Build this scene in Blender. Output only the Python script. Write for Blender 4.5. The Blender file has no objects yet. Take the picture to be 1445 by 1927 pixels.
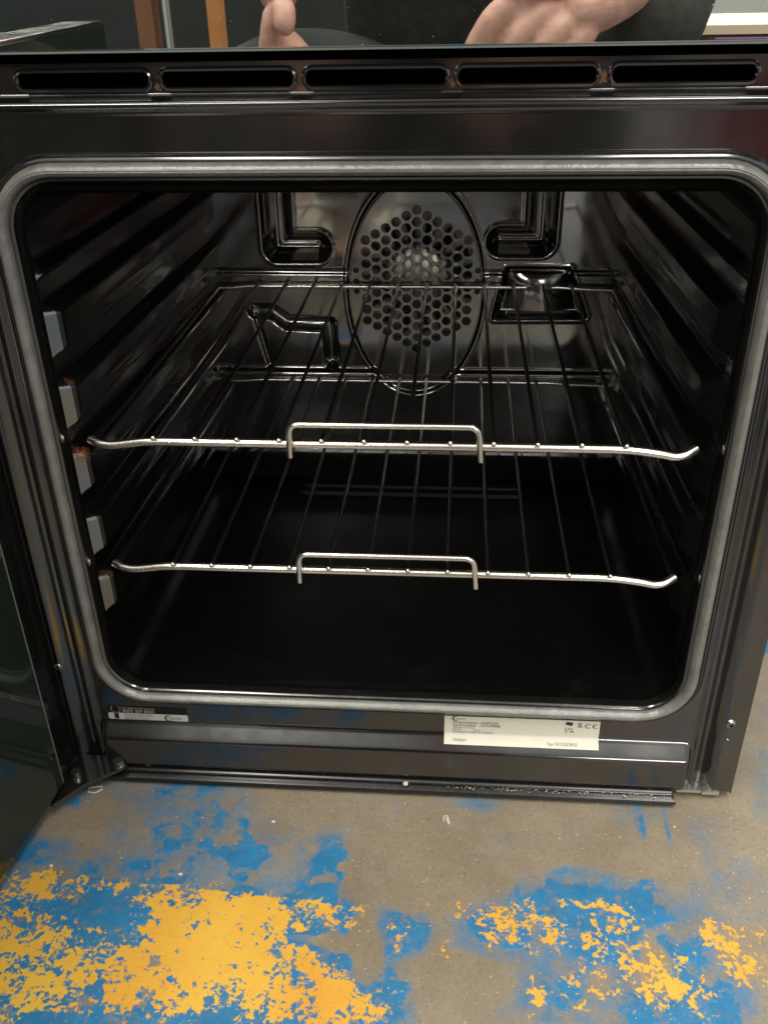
import bpy, bmesh, math, random
import numpy as np
from mathutils import Vector, Matrix
from mathutils.geometry import delaunay_2d_cdt
R = random.Random(7)
C = bpy.context.scene.collection
S = bpy.context.scene

# ------------------------------------------------------------------ camera
cam = bpy.data.cameras.new("camera")
cam.sensor_fit = 'VERTICAL'; cam.sensor_height = 24.0; cam.sensor_width = 18.0
cam.lens = 24.0 * 1741.2 / 1927.0
cam.clip_start = 0.02; cam.clip_end = 60
co = bpy.data.objects.new("camera", cam); C.objects.link(co)
yaw, pit, rol = 0.0869, 0.5278, -0.0209
f = Vector((-math.sin(yaw)*math.cos(pit), math.cos(yaw)*math.cos(pit), -math.sin(pit)))
r0 = Vector((math.cos(yaw), math.sin(yaw), 0)); u0 = r0.cross(f)
r1 = math.cos(rol)*r0 + math.sin(rol)*u0; u1 = -math.sin(rol)*r0 + math.cos(rol)*u0
co.matrix_world = Matrix(((r1.x, u1.x, -f.x, 0.052), (r1.y, u1.y, -f.y, -0.6053), (r1.z, u1.z, -f.z, 0.6134), (0, 0, 0, 1)))
S.camera = co
S.view_settings.view_transform = 'Standard'; S.view_settings.look = 'None'
S.view_settings.exposure = 0.5; S.view_settings.gamma = 1.0

# ------------------------------------------------------------------ light
w = bpy.data.worlds.new("World"); S.world = w; w.use_nodes = True
w.node_tree.nodes["Background"].inputs[0].default_value = (0.95, 1.0, 0.96, 1)
w.node_tree.nodes["Background"].inputs[1].default_value = 0.5
def lamp(name, loc, sx, sy, power, col, rot=(0, 0, 0)):
    l = bpy.data.lights.new(name, 'AREA'); l.shape = 'RECTANGLE'; l.size = sx; l.size_y = sy
    l.energy = power; l.color = col
    o = bpy.data.objects.new(name, l); C.objects.link(o); o.location = loc; o.rotation_euler = rot
    return o
lamp("ceiling_lamp", (-0.75, -1.0, 2.7), 0.45, 2.6, 38, (1.0, 0.95, 0.84))
lamp("ceiling_lamp", (0.85, -0.9, 2.7), 0.45, 2.6, 38, (1.0, 0.95, 0.84))

lamp("far_ceiling_lamp", (-1.6, -5.6, 2.35), 3.0, 0.5, 125, (1.0, 0.96, 0.88), (math.radians(62), 0, 0))
lamp("far_ceiling_lamp", (1.9, -5.6, 2.35), 3.0, 0.5, 125, (1.0, 0.96, 0.88), (math.radians(62), 0, 0))
# ------------------------------------------------------------------ materials
def mat(name):
    m = bpy.data.materials.new(name); m.use_nodes = True
    return m, m.node_tree, m.node_tree.nodes["Principled BSDF"]
def nd(t, kind, **kw):
    n = t.nodes.new(kind)
    for k, v in kw.items():
        if k in ('operation', 'blend_type', 'data_type', 'feature', 'attribute_name', 'interpolation_type', 'noise_dimensions', 'distance'): setattr(n, k, v)
        else: n.inputs[k].default_value = v
    return n
def ramp(t, src, p0, p1, c0=(0, 0, 0, 1), c1=(1, 1, 1, 1)):
    n = t.nodes.new('ShaderNodeValToRGB'); t.links.new(src, n.inputs[0])
    n.color_ramp.elements[0].position = p0; n.color_ramp.elements[1].position = p1
    n.color_ramp.elements[0].color = c0; n.color_ramp.elements[1].color = c1
    return n.outputs[0]
def mth(t, op, a, b=None, clamp=False):
    n = t.nodes.new('ShaderNodeMath'); n.operation = op; n.use_clamp = clamp
    for i, v in enumerate((a, b)):
        if v is None: continue
        if isinstance(v, (int, float)): n.inputs[i].default_value = v
        else: t.links.new(v, n.inputs[i])
    return n.outputs[0]
def mixc(t, fac, a, b):
    n = t.nodes.new('ShaderNodeMix'); n.data_type = 'RGBA'
    for i, v in ((0, fac), (6, a), (7, b)):
        if isinstance(v, (int, float)): n.inputs[i].default_value = v
        elif isinstance(v, tuple): n.inputs[i].default_value = v
        else: t.links.new(v, n.inputs[i])
    return n.outputs[2]
def pos(t):
    return t.nodes.new('ShaderNodeNewGeometry').outputs['Position']
def noise(t, vec, scale, detail=4, rough=0.6, dist=0.0):
    n = nd(t, 'ShaderNodeTexNoise', Scale=scale, Detail=detail, Roughness=rough, Distortion=dist)
    t.links.new(vec, n.inputs['Vector']); return n.outputs['Fac']
def bump(t, b, h, strength, dist):
    n = nd(t, 'ShaderNodeBump', Strength=strength, Distance=dist)
    t.links.new(h, n.inputs['Height']); t.links.new(n.outputs[0], b.inputs['Normal'])

def enamel(name, col, ior, rough, smear=0.12, dustlev=0.0, wavy=0.0002):
    m, t, b = mat(name); p = pos(t)
    b.inputs['IOR'].default_value = ior
    n1 = noise(t, p, 14, 5, 0.65)
    rr = ramp(t, n1, 0.42, 0.75)
    t.links.new(mth(t, 'ADD', mth(t, 'MULTIPLY', rr, smear), rough), b.inputs['Roughness'])
    sp = ramp(t, noise(t, p, 900, 1, 0.5), 0.76 - dustlev, 0.80 - dustlev)
    sm = mth(t, 'MULTIPLY', ramp(t, noise(t, p, 22, 5, 0.7, 0.4), 0.5, 0.8), 0.35)
    c1 = mixc(t, sm, col, (col[0]*3+.006, col[1]*3+.005, col[2]*3+.004, 1))
    t.links.new(mixc(t, mth(t, 'MULTIPLY', sp, 0.5), c1, (0.35, 0.32, 0.28, 1)), b.inputs['Base Color'])
    bump(t, b, noise(t, p, 9, 2, 0.5), 1.0, wavy)
    return m
def rust_stain(m, spots):                               # stains with their own place and shape, soaked into the enamel
    t = m.node_tree; b = t.nodes["Principled BSDF"]; p = pos(t)
    wp = nd(t, 'ShaderNodeMixRGB', Fac=0.012); wp.blend_type = 'ADD'; t.links.new(p, wp.inputs[1])
    nz = nd(t, 'ShaderNodeTexNoise', Scale=170.0, Detail=5.0, Roughness=.7); t.links.new(p, nz.inputs['Vector']); t.links.new(nz.outputs['Color'], wp.inputs[2])
    tot = None
    for x, y, z, r_ in spots:
        v = nd(t, 'ShaderNodeVectorMath', operation='DISTANCE'); t.links.new(wp.outputs[0], v.inputs[0]); v.inputs[1].default_value = (x+.006, y+.006, z+.006)
        k = ramp(t, mth(t, 'DIVIDE', v.outputs['Value'], r_), .25, 1.0, (1, 1, 1, 1), (0, 0, 0, 1))
        tot = k if tot is None else mth(t, 'MAXIMUM', tot, k)
    msk = mth(t, 'MULTIPLY', tot, ramp(t, noise(t, p, 330, 5, .75), .38, .56))
    old = b.inputs['Base Color'].links[0].from_socket
    rc = mixc(t, noise(t, p, 420, 3, .6), (0.10, 0.030, 0.010, 1), (0.42, 0.15, 0.05, 1))
    t.links.new(mixc(t, msk, old, rc), b.inputs['Base Color'])
    oldr = b.inputs['Roughness'].links[0].from_socket
    t.links.new(mth(t, 'ADD', oldr, mth(t, 'MULTIPLY', msk, .6)), b.inputs['Roughness'])
    sp = nd(t, 'ShaderNodeMath', operation='MULTIPLY'); t.links.new(mth(t, 'SUBTRACT', 1.0, msk), sp.inputs[0]); sp.inputs[1].default_value = .5
    t.links.new(sp.outputs[0], b.inputs['Specular IOR Level'])
M = {}
M['enamel'] = enamel('black_enamel', (0.0085, 0.008, 0.0075, 1), 2.1, 0.115, 0.12, 0.0, 0.00012)
M['cavity'] = enamel('cavity_enamel', (0.003, 0.003, 0.0032, 1), 1.22, 0.36, 0.2, 0.01)
M['liner'] = enamel('side_liner_enamel', (0.0042, 0.004, 0.0037, 1), 1.5, 0.17, 0.16, 0.0, 0.00002)
M['runner'] = enamel('polished_runner_end', (0.009, 0.009, 0.009, 1), 2.9, 0.12, 0.08, 0.0, 0.0001)
M['back'] = enamel('back_panel_enamel', (0.007, 0.007, 0.0066, 1), 2.8, 0.060, 0.14, 0.0, 0.0002)
M['fan_plate'] = enamel('fan_cover_enamel', (0.02, 0.0195, 0.018, 1), 3.0, 0.07, 0.16, 0.0, 0.0002)
M['trim'] = enamel('trim_plastic', (0.010, 0.010, 0.010, 1), 1.6, 0.20, 0.15, 0.045)
M['door'] = enamel('door_black', (0.005, 0.0052, 0.005, 1), 1.6, 0.12, 0.12)

m, t, b = mat('mirror_black_glass'); p = pos(t)
b.inputs['Metallic'].default_value = 1.0; b.inputs['Roughness'].default_value = 0.012
dirt = mth(t, 'MULTIPLY', ramp(t, noise(t, p, 600, 1, 0.4), 0.80, 0.83), 0.5)
t.links.new(mixc(t, dirt, (0.72, 0.73, 0.70, 1), (0.9, 0.9, 0.88, 1)), b.inputs['Base Color'])
t.links.new(mth(t, 'ADD', mth(t, 'MULTIPLY', dirt, 0.6), 0.012), b.inputs['Roughness'])
M['mirror'] = m
m, t, b = mat('door_inner_glass')
b.inputs['Base Color'].default_value = (0.016, 0.022, 0.017, 1); b.inputs['IOR'].default_value = 1.5; b.inputs['Roughness'].default_value = 0.03
M['glass'] = m
m, t, b = mat('glass_edge'); b.inputs['Base Color'].default_value = (0.16, 0.18, 0.165, 1); b.inputs['Roughness'].default_value = 0.2
M['glass_edge'] = m
m, t, b = mat('grey_seal_rubber'); p = pos(t)
cc = mixc(t, ramp(t, noise(t, p, 60, 5, 0.7), 0.35, 0.75), (0.13, 0.128, 0.118, 1), (0.23, 0.226, 0.21, 1))
sp = ramp(t, noise(t, p, 800, 1, 0.5), 0.76, 0.8)
t.links.new(mixc(t, mth(t, 'MULTIPLY', sp, .5), cc, (.6, .58, .52, 1)), b.inputs['Base Color'])
b.inputs['Roughness'].default_value = 0.30; b.inputs['IOR'].default_value = 1.9
bump(t, b, noise(t, p, 300, 3, 0.6), 0.5, 0.0008)
M['seal'] = m
def metal(name, col, rough, rust=0.0):
    m, t, b = mat(name); p = pos(t)
    b.inputs['Metallic'].default_value = 1.0
    n = ramp(t, noise(t, p, 95, 4, 0.7), 0.70 - rust, 0.76 - rust)
    t.links.new(mixc(t, n, col, (0.28, 0.10, 0.03, 1)), b.inputs['Base Color'])
    t.links.new(mth(t, 'ADD', mth(t, 'MULTIPLY', n, 0.4), rough), b.inputs['Roughness'])
    bump(t, b, noise(t, p, 400, 3, 0.6), 0.3, 0.0004)
    return m
M['chrome'] = metal('rack_chrome', (0.92, 0.88, 0.81, 1), 0.25)
M['wire'] = metal('rack_chrome_darkened', (0.13, 0.122, 0.115, 1), 0.36)  # cross and side wires: same chrome, dark reflections put into its colour
M['screw'] = metal('screw_steel', (0.35, 0.35, 0.34, 1), 0.3)
M['zinc'] = metal('zinc_steel', (0.70, 0.70, 0.66, 1), 0.35)
def plain(name, col, rough=0.6, var=0.15, scale=25, ior=1.45):
    m, t, b = mat(name); p = pos(t)
    d = tuple(c*(1-var*2.2) for c in col[:3]) + (1,)
    t.links.new(mixc(t, noise(t, p, scale, 5, 0.65), d, tuple(c*(1+var) for c in col[:3]) + (1,)), b.inputs['Base Color'])
    b.inputs['Roughness'].default_value = rough; b.inputs['IOR'].default_value = ior
    return m
M['duct'] = plain('duct_black', (0.006, 0.006, 0.006), 0.8)
M['duct'].node_tree.nodes['Principled BSDF'].inputs['Specular IOR Level'].default_value = 0.1
M['fan'] = metal('fan_steel', (0.30, 0.28, 0.25, 1), 0.42, 0.02)
M['rust'] = plain('rust', (0.26, 0.075, 0.02), 0.85, 0.35, 300)
M['paper'] = plain('cream_label', (0.80, 0.78, 0.66), 0.35, 0.05, 60)
M['white'] = plain('white_label', (0.74, 0.74, 0.70), 0.35, 0.04, 60)
M['lblack'] = plain('label_black', (0.012, 0.012, 0.012), 0.4)
M['ink'] = plain('ink', (0.03, 0.028, 0.025), 0.6)
M['greyink'] = plain('grey_ink', (0.22, 0.21, 0.19), 0.6)
M['clear'] = plain('scrap_plastic', (0.72, 0.70, 0.62), 0.25)
M['crumb'] = plain('crumb', (0.50, 0.24, 0.13), 0.8, 0.25, 400)
M['chip'] = plain('white_chip', (0.75, 0.73, 0.66), 0.6)
M['dust'] = plain('dust_grit', (0.62, 0.58, 0.50), 0.9)
M['jumper'] = plain('dark_jumper', (0.068, 0.068, 0.058), 0.95, 0.35, 60)
M['trousers'] = plain('dark_trousers', (0.07, 0.078, 0.075), 0.95, 0.3, 40)
M['shoe'] = plain('shoe', (0.02, 0.02, 0.02), 0.6)
M['hair'] = plain('hair', (0.035, 0.02, 0.012), 0.7, 0.3, 200)
M['cream_wood'] = plain('cream_board', (0.80, 0.68, 0.48), 0.6, 0.08)
M['purple'] = plain('purple_card', (0.20, 0.12, 0.24), 0.6)
M['red'] = plain('red_plastic', (0.42, 0.045, 0.07), 0.5)
M['orange'] = plain('orange_timber', (0.55, 0.24, 0.08), 0.7, 0.12, 15)
M['brown'] = plain('brown_timber', (0.22, 0.10, 0.05), 0.7, 0.15, 15)
M['wall'] = plain('grey_wall', (0.58, 0.61, 0.55), 0.8, 0.05, 4)
M['darkcab'] = plain('dark_cabinet', (0.020, 0.025, 0.022), 0.5, 0.25, 5)
M['card'] = plain('pale_reflector', (0.78, 0.70, 0.56), 0.8, 0.06, 8)  # for the added sheet that the back panel mirrors
m, t, b = mat('skin'); p = pos(t)
t.links.new(mixc(t, ramp(t, noise(t, p, 45, 4, 0.6), .3, .7), (0.58, 0.31, 0.235, 1), (0.78, 0.45, 0.36, 1)), b.inputs['Base Color'])
b.inputs['Roughness'].default_value = 0.5; b.inputs['Subsurface Weight'].default_value = 0.15
b.inputs['Subsurface Radius'].default_value = (0.01, 0.004, 0.002)
bump(t, b, noise(t, p, 110, 5, .7), 0.6, 0.002)
M['skin'] = m

SPOTS = [(-.2365, .024, .3075, .011), (-.238, .022, .2945, .0105), (-.236, .024, .1935, .009), (-.236, .024, .1840, .009), (-.236, .027, .3560, .008), (.236, .036, .3680, .009), (-.230, .12, .315, .014), (-.229, .17, .316, .010)]
rust_stain(M['liner'], SPOTS); rust_stain(M['runner'], SPOTS)
rust_stain(M['enamel'], [(-.1310, -.004, .5545, .0030), (.0450, -.004, .5560, .0036), (.1335, -.004, .5580, .0042), (-.0440, -.004, .5540, .0030), (-.2480, -.006, .0150, .005)])
# floor: bare concrete, worn blue paint, a worn yellow stripe on top; the two wear attributes live on the mesh
m, t, b = mat('painted_concrete'); p = pos(t)
ay = nd(t, 'ShaderNodeAttribute', attribute_name='yellow_wear').outputs['Fac']
ab = nd(t, 'ShaderNodeAttribute', attribute_name='blue_wear').outputs['Fac']
con = mixc(t, ramp(t, noise(t, p, 9, 6, 0.65), .3, .72), (0.205, 0.160, 0.110, 1), (0.315, 0.258, 0.186, 1))
con = mixc(t, mth(t, 'MULTIPLY', ramp(t, noise(t, p, 70, 6, 0.75, .3), .52, .75), .45), con, (0.30, 0.26, 0.20, 1))
con = mixc(t, mth(t, 'MULTIPLY', ramp(t, noise(t, p, 260, 3, 0.7), .5, .68), .35), con, (0.11, 0.09, 0.065, 1))
con = mixc(t, mth(t, 'MULTIPLY', ramp(t, noise(t, p, 420, 1, 0.5), .73, .75), .75), con, (0.62, 0.57, 0.46, 1))
nb = noise(t, p, 24, 7, 0.60, 0.35); nb2 = noise(t, p, 70, 5, 0.65, .3); nbs = noise(t, p, 15, 3, 0.55, .2)
eb = mth(t, 'ADD', ab, mth(t, 'ADD', mth(t, 'MULTIPLY', mth(t, 'SUBTRACT', nb, .5), 1.6), mth(t, 'MULTIPLY', mth(t, 'SUBTRACT', nb2, .5), 1.0)))
ef = mth(t, 'ADD', ab, mth(t, 'MULTIPLY', mth(t, 'SUBTRACT', nbs, .5), 1.5))
solid = mth(t, 'MULTIPLY', ramp(t, eb, .52, .66), ramp(t, nb2, .22, .46)); faint = mth(t, 'MULTIPLY', ramp(t, ef, .14, .52), mth(t, 'MULTIPLY', ramp(t, nb2, .28, .60), .75))
bc = mixc(t, ramp(t, noise(t, p, 40, 5, .7), .35, .75), (0.009, 0.150, 0.33, 1), (0.012, 0.210, 0.46, 1))
bc = mixc(t, mth(t, 'MULTIPLY', ramp(t, noise(t, p, 150, 5, .78), .46, .70), .42), bc, (0.15, 0.175, 0.165, 1))
col = mixc(t, faint, con, bc); col = mixc(t, solid, col, bc)
ny = noise(t, p, 42, 6, 0.66, 0.5); ny2 = noise(t, p, 105, 5, 0.62, .6); ny3 = noise(t, p, 260, 3, .6, .2)
ey = mth(t, 'ADD', ay, mth(t, 'ADD', mth(t, 'MULTIPLY', mth(t, 'SUBTRACT', ny, .5), 1.5), mth(t, 'MULTIPLY', mth(t, 'SUBTRACT', ny2, .5), 1.9)))
ey = mth(t, 'ADD', ey, mth(t, 'MULTIPLY', mth(t, 'SUBTRACT', ny3, .5), 1.25))
yso = ramp(t, ey, .50, .535)
yf = mth(t, 'MULTIPLY', ramp(t, ey, .36, .54), .30)
yc = mixc(t, ramp(t, noise(t, p, 11, 4, .6), .3, .7), (0.70, 0.33, 0.030, 1), (0.76, 0.46, 0.055, 1))
yc = mixc(t, mth(t, 'MULTIPLY', ramp(t, noise(t, p, 120, 5, .75, .6), .56, .74), .5), yc, (0.36, 0.25, 0.05, 1))
col = mixc(t, yf, col, yc); col = mixc(t, yso, col, yc)
scr = nd(t, 'ShaderNodeMapping'); t.links.new(p, scr.inputs[0]); scr.inputs['Rotation'].default_value = (0, 0, .6); scr.inputs['Scale'].default_value = (6, 150, 1)
col = mixc(t, mth(t, 'MULTIPLY', ramp(t, noise(t, scr.outputs[0], 1.0, 4, .7), .66, .74), .25), col, (0.10, 0.085, 0.06, 1))
t.links.new(col, b.inputs['Base Color'])
b.inputs['Roughness'].default_value = 0.55
solid = mth(t, 'MULTIPLY', solid, 1.0); hh = mth(t, 'ADD', mth(t, 'ADD', mth(t, 'MULTIPLY', solid, .4), mth(t, 'MULTIPLY', yso, .5)), mth(t, 'MULTIPLY', noise(t, p, 330, 4, .7), .5))
bump(t, b, hh, 0.45, 0.0012)
M['floor'] = m

# ------------------------------------------------------------------ helpers
def link(o, parent=None):
    C.objects.link(o)
    if parent is not None: o.parent = parent
    return o
def meshobj(name, verts, faces, m, parent=None, smooth=True, label=None):
    me = bpy.data.meshes.new(name); me.from_pydata([tuple(v) for v in verts], [], faces); me.materials.append(M[m]); me.update()
    if smooth:
        me.polygons.foreach_set('use_smooth', [True]*len(me.polygons))
        me.set_sharp_from_angle(angle=math.radians(50))
    o = link(bpy.data.objects.new(name, me), parent)
    if label: o['label'] = label
    return o
def bmobj(name, bm, m, parent=None, smooth=True):
    bmesh.ops.recalc_face_normals(bm, faces=bm.faces[:])
    me = bpy.data.meshes.new(name); bm.to_mesh(me); bm.free(); me.materials.append(M[m])
    if smooth:
        me.polygons.foreach_set('use_smooth', [True]*len(me.polygons)); me.set_sharp_from_angle(angle=math.radians(40))
    return link(bpy.data.objects.new(name, me), parent)
def box(bm, x0, x1, y0, y1, z0, z1, bev=0.0, rot=None):
    g = bmesh.ops.create_cube(bm, size=1.0); vs = g['verts']
    for v in vs: v.co = Vector(((x0+x1)/2 + v.co.x*(x1-x0), (y0+y1)/2 + v.co.y*(y1-y0), (z0+z1)/2 + v.co.z*(z1-z0)))
    if bev:
        es = list({e for v in vs for e in v.link_edges})
        bmesh.ops.bevel(bm, geom=es, offset=bev, segments=2, affect='EDGES', profile=0.6)
def boxobj(name, x0, x1, y0, y1, z0, z1, m, parent=None, bev=0.0):
    bm = bmesh.new(); box(bm, x0, x1, y0, y1, z0, z1, bev); return bmobj(name, bm, m, parent, False)
def tube(bm, pts, r, n=10, closed=False, cap=True):
    pts = [Vector(q) for q in pts]; N = len(pts); rings = []
    up = None
    for i, q in enumerate(pts):
        a = pts[(i-1) % N] if (closed or i > 0) else q; c = pts[(i+1) % N] if (closed or i < N-1) else q
        d = (c-a).normalized()
        if up is None: up = d.orthogonal().normalized()
        up = (up - d*up.dot(d)).normalized(); s = d.cross(up)
        rr = r[i] if isinstance(r, (list, tuple)) else r
        rings.append([bm.verts.new(q + rr*(math.cos(k*2*math.pi/n)*up + math.sin(k*2*math.pi/n)*s)) for k in range(n)])
    for i in range(N if closed else N-1):
        A, B = rings[i], rings[(i+1) % N]
        if closed and i == N-1:
            k0 = min(range(n), key=lambda k: (A[0].co-B[k].co).length); B = B[k0:]+B[:k0]
        for k in range(n): bm.faces.new((A[k], A[(k+1) % n], B[(k+1) % n], B[k]))
    if cap and not closed: bm.faces.new(rings[0][::-1]); bm.faces.new(rings[-1])
def tubeobj(name, pts, r, m, parent=None, n=10, closed=False):
    bm = bmesh.new(); tube(bm, pts, r, n, closed); return bmobj(name, bm, m, parent)
def smooth_path(pts, rad, seg=5):
    P = [Vector(q) for q in pts]; out = [P[0]]
    for i in range(1, len(P)-1):
        a = (P[i-1]-P[i]); c = (P[i+1]-P[i]); d = min(rad, a.length*.45, c.length*.45)
        A = P[i]+a.normalized()*d; B = P[i]+c.normalized()*d
        for k in range(seg+1):
            s = k/seg; out.append(A*(1-s)**2 + P[i]*2*s*(1-s) + B*s*s)
    out.append(P[-1]); return out
def rrect(x0, x1, z0, z1, r, n=9):
    out = []
    for cx, cz, a0 in ((x1-r, z1-r, 0), (x0+r, z1-r, 90), (x0+r, z0+r, 180), (x1-r, z0+r, 270)):
        for k in range(n):
            a = math.radians(a0 + 90*k/(n-1)); out.append((cx+r*math.cos(a), cz+r*math.sin(a)))
    return out
def sweep(name, prof, hw, z0, z1, rad, m, parent):      # prof: (outward offset, y)
    vs, fs = [], []; L = 0
    for o, y in prof:
        path = rrect(-hw-o, hw+o, z0-o, z1+o, max(rad+o, .004), 11); L = len(path)
        vs += [(x, y, z) for x, z in path]
    for i in range(len(prof)-1):
        for k in range(L):
            fs.append((i*L+k, i*L+(k+1) % L, (i+1)*L+(k+1) % L, (i+1)*L+k))
    return meshobj(name, vs, fs, m, parent)
def grid(name, us, vsn, fn, m, parent, keep=None):      # fn(U,V) -> X,Y,Z arrays
    U, V = np.meshgrid(us, vsn); X, Y, Z = fn(U, V)
    vs = np.stack([X.ravel(), Y.ravel(), Z.ravel()], 1); nu = len(us); nv = len(vsn)
    i, j = np.meshgrid(np.arange(nu-1), np.arange(nv-1)); a = (j*nu+i).ravel()
    F = np.stack([a, a+1, a+1+nu, a+nu], 1)
    if keep is not None:
        cu = (U[:-1, :-1]+U[1:, 1:])/2; cv = (V[:-1, :-1]+V[1:, 1:])/2
        F = F[keep(cu, cv).ravel()]
    me = bpy.data.meshes.new(name); me.from_pydata(vs.tolist(), [], F.tolist()); me.materials.append(M[m])
    me.polygons.foreach_set('use_smooth', [True]*len(me.polygons)); me.update()
    return link(bpy.data.objects.new(name, me), parent)
def sst(a, b, x):
    s = np.clip((x-a)/(b-a), 0, 1); return s*s*(3-2*s)
def sd_rrect(x, z, x0, x1, z0, z1, r):
    qx = np.abs(x-(x0+x1)/2)-(x1-x0)/2+r; qz = np.abs(z-(z0+z1)/2)-(z1-z0)/2+r
    return np.hypot(np.maximum(qx, 0), np.maximum(qz, 0)) + np.minimum(np.maximum(qx, qz), 0)-r
def sd_seg(x, z, pts):
    d = np.full(np.shape(x), 9.0)
    for (ax, az), (bx, bz) in zip(pts[:-1], pts[1:]):
        vx, vz = bx-ax, bz-az; s = np.clip(((x-ax)*vx+(z-az)*vz)/(vx*vx+vz*vz), 0, 1)
        d = np.minimum(d, np.hypot(x-ax-s*vx, z-az-s*vz))
    return d
def sd_poly(x, z, P):
    d = sd_seg(x, z, P+[P[0]]); ins = np.zeros(np.shape(x), bool)
    for (ax, az), (bx, bz) in zip(P, P[1:]+[P[0]]):
        c = ((az > z) != (bz > z)) & (x < (bx-ax)*(z-az)/((bz-az) if bz != az else 1e-9)+ax); ins ^= c
    return np.where(ins, -d, d)
def plate(name, outer, holes, y, depth, m, parent):     # flat plate in x-z with real holes that have depth
    pts = [Vector(q) for q in outer]; faces = [list(range(len(outer)))]; loops = []
    edges = [(i, (i+1) % len(outer)) for i in range(len(outer))]
    for h in holes:
        s = len(pts); pts += [Vector(q) for q in h]; loops.append((s, len(h)))
        edges += [(s+i, s+(i+1) % len(h)) for i in range(len(h))]
    V, E, F, ov, oe, of = delaunay_2d_cdt(pts, edges, [], 0, 1e-6)
    P = np.array([(sum(V[i].x for i in q)/len(q), sum(V[i].y for i in q)/len(q)) for q in F])
    bad = sd_poly(P[:, 0], P[:, 1], [tuple(q) for q in outer]) > 0
    for h in holes:
        bad |= sd_poly(P[:, 0], P[:, 1], [tuple(q) for q in h]) < 0
    vs = [(v.x, y, v.y) for v in V]; fs = [q for q, k in zip(F, bad) if not k]
    for lp in [outer]+list(holes):
        s = len(vs); n = len(lp)
        vs += [(q[0], y, q[1]) for q in lp] + [(q[0], y+depth, q[1]) for q in lp]
        fs += [(s+i, s+(i+1) % n, s+n+(i+1) % n, s+n+i) for i in range(n)]
    return meshobj(name, vs, fs, m, parent, smooth=False)
def empty(name, loc, label, cat, group=None):
    o = link(bpy.data.objects.new(name, None)); o.location = loc; o.empty_display_size = .05
    o['label'] = label; o['category'] = cat
    if group: o['group'] = group
    return o
def tag(o, label, cat, group=None):
    o['label'] = label; o['category'] = cat
    if group: o['group'] = group
    return o
def unparent_offset(o, root):                           # geometry is written in world units; keep it there under a placed root
    o.matrix_parent_inverse = Matrix.Translation(-Vector(root.location))
def text_mesh(items, y, name, m, parent):               # items: (text, x, z, size, align)
    bm = bmesh.new()
    for s, x, z, size, al in items:
        cu = bpy.data.curves.new('print', 'FONT'); cu.body = s; cu.size = size; cu.align_x = al; cu.resolution_u = 2
        o = bpy.data.objects.new('print', cu); C.objects.link(o)
        bpy.context.view_layer.update()
        me = bpy.data.meshes.new_from_object(o.evaluated_get(bpy.context.evaluated_depsgraph_get()))
        me.transform(Matrix(((1, 0, 0, x), (0, 0, -1, y), (0, 1, 0, z), (0, 0, 0, 1))))
        bm.from_mesh(me); bpy.data.objects.remove(o); bpy.data.curves.remove(cu); bpy.data.meshes.remove(me)
    me = bpy.data.meshes.new(name); bm.to_mesh(me); bm.free(); me.materials.clear(); me.materials.append(M[m])
    me.polygons.foreach_set('material_index', [0]*len(me.polygons))
    return link(bpy.data.objects.new(name, me), parent)

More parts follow.
